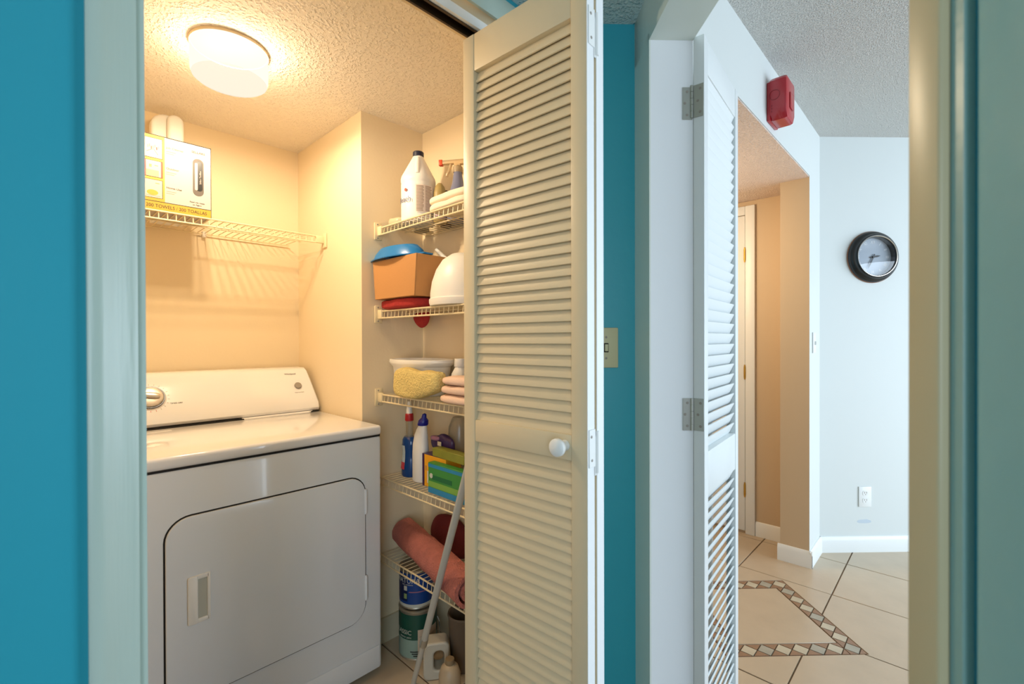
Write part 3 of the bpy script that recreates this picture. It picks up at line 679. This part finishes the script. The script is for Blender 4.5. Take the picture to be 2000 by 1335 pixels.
# ================================================================== SHELF 2
z2 = SH[1]+.001
o = tag(obj('red_cloth', blob(new(), .27, .16, .040, 5, .006, 16, 8, seed=2), REDC), 'folded red cloth squashed beneath the cardboard box', 'cloth'); o.location = (-1.548, 1.062, z2)
o2 = new(); blob(o2, .115, .03, .066, 2.2, .014, 20, 8, seed=6, shape=lambda p: Vector((p.x*(.55+p.z*9), p.y, p.z))); obj('hanging_fold', o2, REDC, o, 'fold of the cloth sagging below the shelf', loc=(-.062, .085, -.070))
cb = thing('cardboard_box', 'open brown cardboard box on the red cloth', 'box', (-1.525, 1.045, z2+.040))
t = new()
x0, x1, y0, y1, hh, th = -.163, .135, -.078, .080, .150, .004
def taper(bm):
    for v in bm.verts:
        k = 1-.10*(1-v.co.z/hh); v.co.x *= k
    return bm
for nm, args in (('side_panel', (x0, x1, y0, y0+th)), ('side_panel', (x0, x1, y1-th, y1)), ('side_panel', (x0, x0+th, y0+th, y1-th)), ('side_panel', (x1-th, x1, y0+th, y1-th))):
    obj(nm, taper(box(new(), *args, 0, hh, .001, 1)), CARD, cb)
obj('bottom_panel', box(new(), x0*.88, x1*.88, y0+th, y1-th, 0, .004), CARD, cb)
bl = thing('blue_dish', 'upturned bright blue plastic dish on the cardboard box', 'dish', (-1.572, 1.012, z2+.1905), .03)
obj('shell', lathe(new(), [(.165, .0), (.168, .003), (.150, .007), (.138, .026), (.110, .047), (.06, .053), (0, .054)], 40, sx=1, sy=.42), BLUEP, bl)
t = new(); box(t, .12, .185, -.022, .022, .001, .007, .002); obj('handle_tab', t, BLUEP, bl)
wd = thing('plastic_dome', 'white rounded plastic appliance with a stick on the second shelf', 'appliance', (-1.262, 1.062, z2))
obj('body', lathe(new(), [(0, 0), (.120, 0), (.124, .01), (.124, .022), (.119, .026), (.119, .045), (.112, .085), (.096, .125), (.070, .160), (.035, .180), (0, .186)], 40, sy=.8), PLAS, wd)
t = new(); tube(t, [(-.070, .045, .130), (-.150, .058, .187), (-.215, .060, .233)], [.008, .009, .007], 10); obj('stick', t, PLAS, wd)
# ================================================================== SHELF 3
z3 = SH[2]+.001
bs = thing('wash_basin', 'white plastic basin with rolled rim on the middle shelf', 'basin', (-1.548, 1.100, z3))
obj('bowl', lathe(new(), [(0, 0), (.110, 0), (.122, .01), (.136, .06), (.146, .110), (.160, .120), (.165, .128), (.163, .138), (.152, .139), (.143, .128), (.132, .07), (.117, .016), (0, .010)], 44, sy=.64), PLAS, bs)
o = tag(obj('fluffy_mitt', blob(new(), .275, .058, .106, 4.6, .014, 14, 18, seed=5, shape=lambda p: Vector((p.x, p.y, (p.z-.054)*(1-.30*max(0, p.x)/.137)+.054+.14*max(0, p.x)))), FLUFF), 'pale yellow fluffy dusting mitt leaning on the white basin', 'mitt'); o.location = (-1.412, .990, z3+.001)
for k, (lab, zz, sx_) in enumerate((('lowest of three folded pale pink cloths beside the yellow mitt', 0, .19), ('middle of three folded pale pink cloths beside the yellow mitt', .032, .18), ('topmost of three folded pale pink cloths beside the yellow mitt', .063, .175))):
    o = tag(obj('folded_cloth', blob(new(), sx_, .10, .031, 3.2, .005, 22, 7, seed=11+k), PINKC), lab, 'cloth', 'folded pink cloths'); o.location = (-1.195+.006*k, 1.018, z3+zz); o.rotation_euler = (0, 0, .06*(k-1))
wb = thing('small_bottle', 'small white bottle top showing behind the yellow mitt', 'bottle', (-1.315, 1.105, z3))
obj('body', lathe(new(), [(0, 0), (.030, 0), (.032, .005), (.032, .09), (.020, .112), (.018, .118), (0, .118)], 24), PLAS, wb); obj('cap', lathe(new(), [(.0205, .116), (.0225, .119), (.0205, .146), (0, .147)], 20), PLAS, wb)
# ================================================================== SHELF 4
z4 = SH[3]+.001
gb = thing('glass_cleaner', 'tall blue spray bottle with red collar on the fourth shelf', 'bottle', (-1.612, 1.085, z4))
obj('body', lathe(new(), [(0, 0), (.037, 0), (.039, .005), (.039, .03), (.033, .07), (.031, .095), (.035, .125), (.034, .145), (.025, .158), (.0, .160)], 32, sy=.75), BLUEL, gb)
obj('neck', lathe(new(), [(.014, .158), (.014, .162)]+[(.0135+.0012*(k % 2), .164+.0045*k) for k in range(12)]+[(.014, .222)], 20), CLEAR, gb)
obj('collar', lathe(new(), [(.0165, .222), (.0175, .226), (.0165, .248), (.013, .252), (0, .252)], 24), REDCAP, gb, 'red collar')
obj('nozzle', lathe(new(), [(.0125, .250), (.012, .265), (.008, .290), (.0075, .300), (0, .301)], 20), PLAS, gb)
LV = VIEW
obj('label_panel', lathe(new(), [(.0405, .03), (.034, .075), (.0325, .10), (.036, .125)], 10, sy=.77, a0=LV-1.9, a1=LV-.75), mat('label_silver', '#b9c4c6', .4), gb)
obj('label_panel', lathe(new(), [(.0408, .030), (.0375, .058)], 10, sy=.775, a0=LV-1.9, a1=LV-.75), mat('label_red', '#c03a4a', .4), gb)
tc_ = thing('toilet_cleaner', 'white squeeze bottle with bent neck and cobalt cap', 'bottle', (-1.520, 1.075, z4))
offc = lambda z: ((.026*max(0, (z-.15)/.1)**1.6 if z > .15 else 0), 0)
obj('body', lathe(new(), [(0, 0), (.038, 0), (.040, .005), (.040, .10), (.038, .14), (.032, .18), (.024, .205), (.017, .222), (0, .224)], 28, sy=.7, off=offc), PLAS, tc_)
obj('cap', lathe(new(), [(.020, .218), (.021, .224), (.019, .238), (.010, .248), (.008, .262), (0, .266)], 22, off=lambda z: (.026*((.222-.15)/.1)**1.6+(z-.222)*.25, 0)), COBALT, tc_, 'cobalt blue cap')
cj = thing('clear_jug', 'cloudy clear plastic jug at the back of the fourth shelf', 'jug', (-1.392, 1.166, z4))
obj('body', lathe(new(), [(0, 0), (.042, 0), (.0445, .01), (.0445, .17), (.042, .215), (.030, .245), (.026, .252), (0, .255)], 28), CLEAR, cj)
yb = thing('yellow_carton', 'upright yellow carton with purple spine on the fourth shelf', 'carton', (-1.466, 1.045, z4))
obj('carton', box(new(), 0, .14, 0, .072, 0, .120, .001, 1), MUSTARD, yb)
obj('spine_print', box(new(), -.0006, .012, -.0006, .0726, 0, .1206), PURPLE, yb, 'purple spine')
obj('print', box(new(), .042, .062, -.0007, 0, .030, .095), CANW, yb); obj('print', box(new(), .030, .048, -.0009, 0, .015, .060), mat('white_print', '#ded5c8', .5), yb)
obj('print', box(new(), .018, .026, -.0007, 0, .060, .078), CARD, yb)
obj('lid_print', box(new(), 0, .14, 0, .0725, .120, .1212), PURPLE, yb)
gx = thing('green_carton', 'green wipes carton with dark green panel on the shelf edge', 'carton', (-1.385, 1.012, z4))
obj('carton', box(new(), 0, .23, 0, .028, 0, .108, .001, 1), GREENP, gx)
obj('print', box(new(), 0, .23, -.0006, 0, .092, .104), TEALP, gx); obj('print', box(new(), 0, .23, -.0006, 0, 0, .020), TEALP, gx, 'teal stripe')
obj('print', box(new(), 0, .23, -.0006, 0, .022, .042), LGREEN, gx, 'light green stripe'); obj('print', box(new(), .022, .135, -.0008, 0, .050, .066), DGREEN, gx, 'dark green panel')
t = new(); lathe(t, [(0, 0), (.009, 0), (.009, .001), (0, .001)], 16); t.transform(Matrix.Rotation(PI/2, 4, 'X')); obj('emblem', t, CANW, gx, loc=(.018, 0, .062))
og = tag(obj('olive_carton', box(new(), 0, .19, 0, .038, 0, .030, .001, 1), mat('olive_green_print', '#8a8a2e', .45, var=.25, vscale=25)), 'flat olive green packet lying on top of the yellow carton', 'packet'); og.location = (-1.405, 1.046, z4+.1215); og.rotation_euler = (0, 0, -.05)
pk = thing('dark_packet', 'crumpled purple and black film packet above the yellow carton', 'packet', (-1.41, 1.100, z4+.1215))
obj('film', blob(new(), .13, .034, .070, 2.6, .012, 22, 8, seed=21), PURPLE, pk); obj('seal', blob(new(), .05, .018, .018, 3, .004, 40, 5, seed=3), MAUVE, pk, 'mauve seal', loc=(-.03, -.014, .045))
obj('tag_print', box(new(), -.008, .014, -.022, -.019, .030, .046, .001, 1), mat('cream_print', '#d8c9a6', .5), pk)
flp = tag(obj('clear_packet', blob(new(), .09, .05, .10, 2.8, .012, 26, 8, seed=31), mat('cloudy_film', '#a99c7e', .3, var=.4, vscale=40)), 'cloudy patterned film packet beside the bifold door edge', 'packet'); flp.location = (-1.265, 1.105, z4)
# ================================================================== SHELF 5
z5 = SH[4]+.001
rg = thing('rolled_rug', 'rolled pink bath rug lying on the lowest nook shelf', 'rug', (0, 0, 0))
def spiral_roll(bm, P0, P1, R):
    P0, P1 = Vector(P0), Vector(P1); ax = (P1-P0).normalized(); u = ax.cross(Vector((0, 0, 1))).normalized(); v = u.cross(ax)
    t = bmesh.new(); turns = 2.6; n = 84; NL = 12; th = .013; rows = []
    for j in range(NL+1):
        c = P0.lerp(P1, j/NL); row = []
        for side in (0, 1):
            for k in range(n+1):
                s = k if side == 0 else n-k
                r = R-(turns*2*PI-s/n*turns*2*PI)/(2*PI)*.022-(th if side else 0)
                a_ = s/n*turns*2*PI+4.6; rr = r+.0035*noise.noise(Vector((a_*2, j*.9, side)))
                row.append(t.verts.new(c+u*rr*math.cos(a_)+v*rr*math.sin(a_)))
        rows.append(row)
    m_ = len(rows[0])
    for A, B in zip(rows, rows[1:]):
        for k in range(m_): t.faces.new((A[k], A[(k+1) % m_], B[(k+1) % m_], B[k]))
    for row in (rows[0], rows[-1]):
        for k in range(n): t.faces.new((row[k], row[k+1], row[m_-2-k], row[m_-1-k]))
    bmesh.ops.recalc_face_normals(t, faces=t.faces[:]); _merge(bm, t); return bm
obj('roll', spiral_roll(new(), (-1.662, 1.092, z5+.063), (-1.115, .972, z5+.063), .060), RUGP, rg)
o = tag(obj('dark_red_cloth', blob(new(), .24, .055, .15, 2.6, .014, 12, 9, seed=41, shape=lambda p: Vector((p.x, p.y, p.z*(1-.9*max(0, p.x))))), DREDC), 'crumpled dark red cloth stuffed behind the pink rug', 'cloth'); o.location = (-1.470, 1.185, z5)
wp = thing('paper_bag', 'small white and dark packet behind the right end of the rug', 'packet', (-1.235, 1.192, z5))
obj('bag', blob(new(), .10, .028, .16, 4, .004, 20, 6, seed=51), CANW, wp); obj('print', box(new(), -.045, .02, -.0155, -.0135, .06, .10), CANBD, wp)
# ================================================================== CLOSET FLOOR
def can(root, R, Hc, m1, m2, frac):
    obj('body', lathe(new(), [(0, 0), (R, 0), (R+.001, .003), (R, .005), (R, Hc-.006), (R+.0015, Hc-.004), (R+.0015, Hc), (R-.008, Hc), (R-.009, Hc-.004), (0, Hc-.004)], 40), TIN, root)
    obj('label_wrap', lathe(new(), [(R+.0005, .008), (R+.0005, Hc*frac)], 40), m2, root)
    obj('label_wrap', lathe(new(), [(R+.0005, Hc*frac), (R+.0005, Hc-.012)], 40), m1, root)
gc = thing('paint_can', 'green and white paint can standing on the closet floor', 'can', (-1.563, 1.090, 0), 0, 'paint cans')
VC = math.atan2(-1.09, 1.56)
can(gc, .075, .186, CANG, mat('fading_green_label', '#8fa79a', .45), .42)
obj('label_panel', lathe(new(), [(.0762, .012), (.0762, .118)], 14, a0=VC-.02, a1=VC+1.15), BEIGEP, gc, 'beige instruction panel')
for q in range(3): obj('print_line', lathe(new(), [(.0766, .050+.02*q), (.0766, .0515+.02*q)], 8, a0=VC+.05, a1=VC+1.05), TEXTG, gc)
for q in range(3): obj('print_line', lathe(new(), [(.0762, .016+.008*q), (.0762, .020+.008*q)], 8, a0=VC-.25-.08*q, a1=VC+.08), TEXT, gc)
wrap_lettering('CLASSIC', .024, CANW, gc, .0762, .106, VC-.92)
wrap_lettering('interior paint', .010, CANW, gc, .0762, .088, VC-.70)
t = new(); lathe(t, [(0, 0), (.014, 0), (.014, .001), (0, .001)], 24); lathe(t, [(0, .001), (.0085, .001), (.0085, .0018), (0, .0018)], 20, mi=1); t.transform(Matrix.Rotation(PI/2, 4, 'Y')); obj('badge', t, [CANW, OLIVE], gc, 'round cream badge', loc=(.0760*math.cos(VC+.62), .0760*math.sin(VC+.62), .150), rotz=VC+.62)
t = new(); pts = [(.077*math.cos(VC+1.35), .077*math.sin(VC+1.35), .13)]+[(.086*math.cos(VC+1.35-k*.02), .086*math.sin(VC+1.35-k*.02), .13-.02*k) for k in range(1, 5)]; tube(t, pts, .002, 6); obj('bail_handle', t, STEEL, gc)
bc = thing('paint_can', 'blue paint can stacked on top of the green one', 'can', (-1.575, 1.092, .187), 0, 'paint cans')
can(bc, .0675, .150, CANB, CANW, .13)
obj('label_panel', lathe(new(), [(.0686, .030), (.0686, .132)], 12, a0=VC-1.5, a1=VC-.55), CANBD, bc)
wrap_lettering('NATURA', .027, CANW, bc, .0688, .110, VC-.60)
wrap_lettering('zero emissions', .008, CANW, bc, .0688, .096, VC-.55)
obj('print_line', lathe(new(), [(.0688, .066), (.0688, .070)], 12, a0=VC-.45, a1=VC+.55), MAUVE, bc)
obj('badge', lathe(new(), [(.0690, .072), (.0690, .090)], 6, a0=VC-.78, a1=VC-.56), CANW, bc); obj('badge', lathe(new(), [(.0690, .040), (.0690, .060)], 6, a0=VC-.78, a1=VC-.58), mat('sage_print', '#8aa06a', .5), bc)
t = new(); lathe(t, [(0, 0), (.040, 0), (.043, .01), (.044, .10), (.040, .125), (.022, .140), (0, .141)], 32, sx=1.15, sy=.8)
wj = thing('white_jug', 'white plastic jug with hand hole on the closet floor', 'jug', (-1.392, 1.050, 0), VC)
def jug():
    t = bmesh.new(); n = 6
    out = rrect(-.047, .047, 0, .134, .020, n); inn = rrect(-.010, .028, .034, .104, .017, n); m_ = len(out)
    V = [[[t.verts.new((p[0], y_, p[1])) for p in loop] for y_ in (-.032, .032)] for loop in (out, inn)]
    for k in range(m_):
        k2 = (k+1) % m_
        t.faces.new((V[0][0][k], V[0][0][k2], V[0][1][k2], V[0][1][k])); t.faces.new((V[1][0][k], V[1][1][k], V[1][1][k2], V[1][0][k2]))
        for s_ in (0, 1): t.faces.new((V[0][s_][k], V[0][s_][k2], V[1][s_][k2], V[1][s_][k]))
    bmesh.ops.recalc_face_normals(t, faces=t.faces[:])
    t.transform(Matrix.Rotation(PI/2, 4, 'Z')); bm = new(); _merge(bm, t); return bm
jo = obj('body', jug(), mat('dimmed_white_plastic', '#c6beac', .45), wj)  # white darkened in the colour for the dim light near the floor
md = jo.modifiers.new('round', 'BEVEL'); md.width = .007; md.segments = 3; md.limit_method = 'ANGLE'
bk = thing('bucket', 'dark taupe bucket on the floor behind the white jug', 'bucket', (-1.352, 1.150, 0))
obj('pail', lathe(new(), [(0, 0), (.046, 0), (.049, .008), (.059, .195), (.062, .200), (.060, .207), (.055, .204), (.047, .015), (0, .012)], 36), TAUPE, bk)
bgj = thing('beige_jug', 'beige plastic jug on the floor at the foot of the bifold door', 'jug', (-1.275, 1.020, 0), VC)
obj('body', lathe(new(), [(0, 0), (.036, 0), (.038, .005), (.038, .075), (.030, .100), (.015, .112), (0, .113)], 28), BEIGEJ, bgj); obj('cap', lathe(new(), [(.015, .110), (.0165, .113), (.0155, .128), (0, .129)], 20), mat('tan_cap', '#8f7a5c', .5), bgj)
pl = thing('mop_pole', 'grey metal mop pole leaning beside the nook shelves', 'pole', (0, 0, 0))
A_, B_ = Vector((-1.411, .962, .002)), Vector((-.990, .881, .935))
def onp(t_): return A_.lerp(B_, t_)
POLE = mat('grey_pole_metal', '#c4c4bc', .35, metal=.25)
obj('lower_tube', tube(new(), [onp(0), onp(.205)], .0095, 14), POLE, pl); obj('upper_tube', tube(new(), [onp(.20), onp(1)], .0118, 14), POLE, pl); obj('joint', tube(new(), [onp(.193), onp(.197), onp(.225), onp(.23)], [.010, .0135, .0135, .012], 14), STEEL, pl)

# ================================================================== HALL AND LIVING ROOM FITTINGS
def plate(root, m, w_=.07, h_=.115, t_=.006): obj('cover_plate', box(new(), -w_/2, w_/2, -t_, 0, -h_/2, h_/2, .003), m, root)
hs = thing('hall_switch', 'ivory toggle switch plate on the narrow turquoise wall', 'switch', cdp(1.3345, .302, 1.212), RZ)
plate(hs, IVORY); obj('toggle_frame', box(new(), -.0065, .0065, -.0075, -.0055, -.013, .013, .0005, 1), DARK, hs); obj('toggle', box(new(), -.0045, .0045, -.013, -.006, -.010, .010, .001), IVORY, hs)
for z in (.030, -.030):
    sb = new(); lathe(sb, [(0, 0), (.0035, 0), (.003, .001), (0, .0013)], 10); sb.transform(Matrix.Rotation(PI/2, 4, 'X')); obj('screw', sb, GREY, hs, loc=(0, -.006, z))
lsw = thing('light_switch', 'white light switch on the bright wall beside the corridor', 'switch', (-.5735, 3.030, 1.215), PI/2)
plate(lsw, WHITE); obj('toggle', box(new(), -.0045, .0045, -.014, -.006, -.012, .008, .001), WHITE, lsw)
ot = thing('wall_outlet', 'white duplex power outlet low on the clock wall', 'outlet', cdp(2.6595, 2.114, .319), RZ)
plate(ot, WHITE, .074, .118)
for z in (.021, -.021):
    r_ = obj('receptacle', prism(new(), rrect(-.016, .016, z-.014, z+.014, .010, 4), -.0078, -.0055, axis='y'), WHITE, ot)
    for xx in (-.006, .006): obj('slot', box(new(), xx-.0014, xx+.0014, -.0084, -.0076, z-.001, z+.009), TEXTG, r_)
    sb = new(); lathe(sb, [(0, 0), (.0026, 0), (.0026, .0008), (0, .0008)], 10); sb.transform(Matrix.Rotation(PI/2, 4, 'X')); obj('slot', sb, TEXTG, r_, loc=(0, -.0076, z-.007))
# red alarm
al = thing('fire_alarm', 'red fire alarm horn strobe high on the pale wall', 'alarm', (-.5735, 2.205, 2.222))
obj('back_plate', box(new(), 0, .013, -.060, .060, -.080, .080, .003), RED, al)
t = new(); prism(t, [(-.066, -.052), (-.046, -.080), (.046, -.080), (.066, -.052), (.066, .078), (.052, .092), (-.052, .092), (-.066, .078)], .006, .076, axis='x', bev=.012, seg=2); obj('housing', t, RED, al)
t = new(); lathe(t, [(.021, 0), (.021, .0016), (.0185, .0016), (.0185, 0)], 28); t.transform(Matrix.Rotation(PI/2, 4, 'X')); obj('strobe_ring', t, mat('dark_red_plastic', '#9a1c26', .35), al, loc=(.030, -.0662, .018))
for k in range(3): obj('sound_slot', box(new(), .018, .022, -.0668, -.0655, -.052+.012*k, -.045+.012*k), bpy.data.materials['dark_red_plastic'], al)
obj('lens', box(new(), .0765, .080, -.026, .026, -.035, .03, .003), RED, al)
# clock
ck = thing('wall_clock', 'round black wall clock with roman numerals on the pale wall', 'clock', cdp(2.6595, 2.156, 1.709), RZ)
t = new(); lathe(t, [(.108, -.004), (.108, .030), (.112, .042), (.119, .044), (.125, .040), (.128, .030), (.136, .024), (.142, .021), (.1465, .012), (.1475, .004), (.1475, 0), (.108, 0)], 64); t.transform(Matrix.Rotation(PI/2, 4, 'X')); obj('case', t, BLACK, ck)
t = new(); lathe(t, [(.112, .0425), (.1145, .0452), (.1165, .0448), (.1155, .043)], 64); t.transform(Matrix.Rotation(PI/2, 4, 'X')); obj('bezel_line', t, CHROME, ck, 'thin silver line round the glass')
t = new(); lathe(t, [(.1475, .001), (.1495, .001), (.1495, .006), (.1475, .007)], 64); t.transform(Matrix.Rotation(PI/2, 4, 'X')); obj('bezel_line', t, mat('copper_line', '#9a6a50', .4, metal=.5), ck, 'copper line at the wall')
t = new(); lathe(t, [(0, .004), (.109, .004), (.109, .006), (0, .006)], 64); t.transform(Matrix.Rotation(PI/2, 4, 'X')); obj('dial', t, CLOCKF, ck)
for k, s in enumerate(['XII', 'I', 'II', 'III', 'IIII', 'V', 'VI', 'VII', 'VIII', 'IX', 'X', 'XI']):
    th = PI/2-k*PI/6; me = textmesh(s, .026, .0003); me.materials.clear(); me.materials.append(NUM)
    for v in me.vertices:
        p = Matrix.Rotation(-k*PI/6, 3, 'Z') @ Vector((v.co.x*.8, v.co.y, v.co.z)); v.co = (p.x+.086*math.cos(th), -.0064-p.z, p.y+.086*math.sin(th))
    obj('numeral', me, None, ck)
def hand(L, w_, th, y):
    t = new(); prism(t, [(-w_/2, -.018), (w_/2, -.018), (w_*.7, L*.6), (0, L), (-w_*.7, L*.6)], -.0006, .0006, axis='y'); t.transform(Matrix.Rotation(th, 4, 'Y')); obj('hand', t, BLACK, ck, loc=(0, y, 0))
hand(.075, .006, math.radians(205), -.012); hand(.045, .007, math.radians(80), -.010)
t = new(); lathe(t, [(0, .006), (.006, .006), (.006, .015), (0, .015)], 16); t.transform(Matrix.Rotation(PI/2, 4, 'X')); obj('hub', t, BLACK, ck)
t = new(); lathe(t, [(.1125, .0375), (.06, .039), (0, .0395)], 48); t.transform(Matrix.Rotation(PI/2, 4, 'X')); obj('glass', t, GLASS, ck)
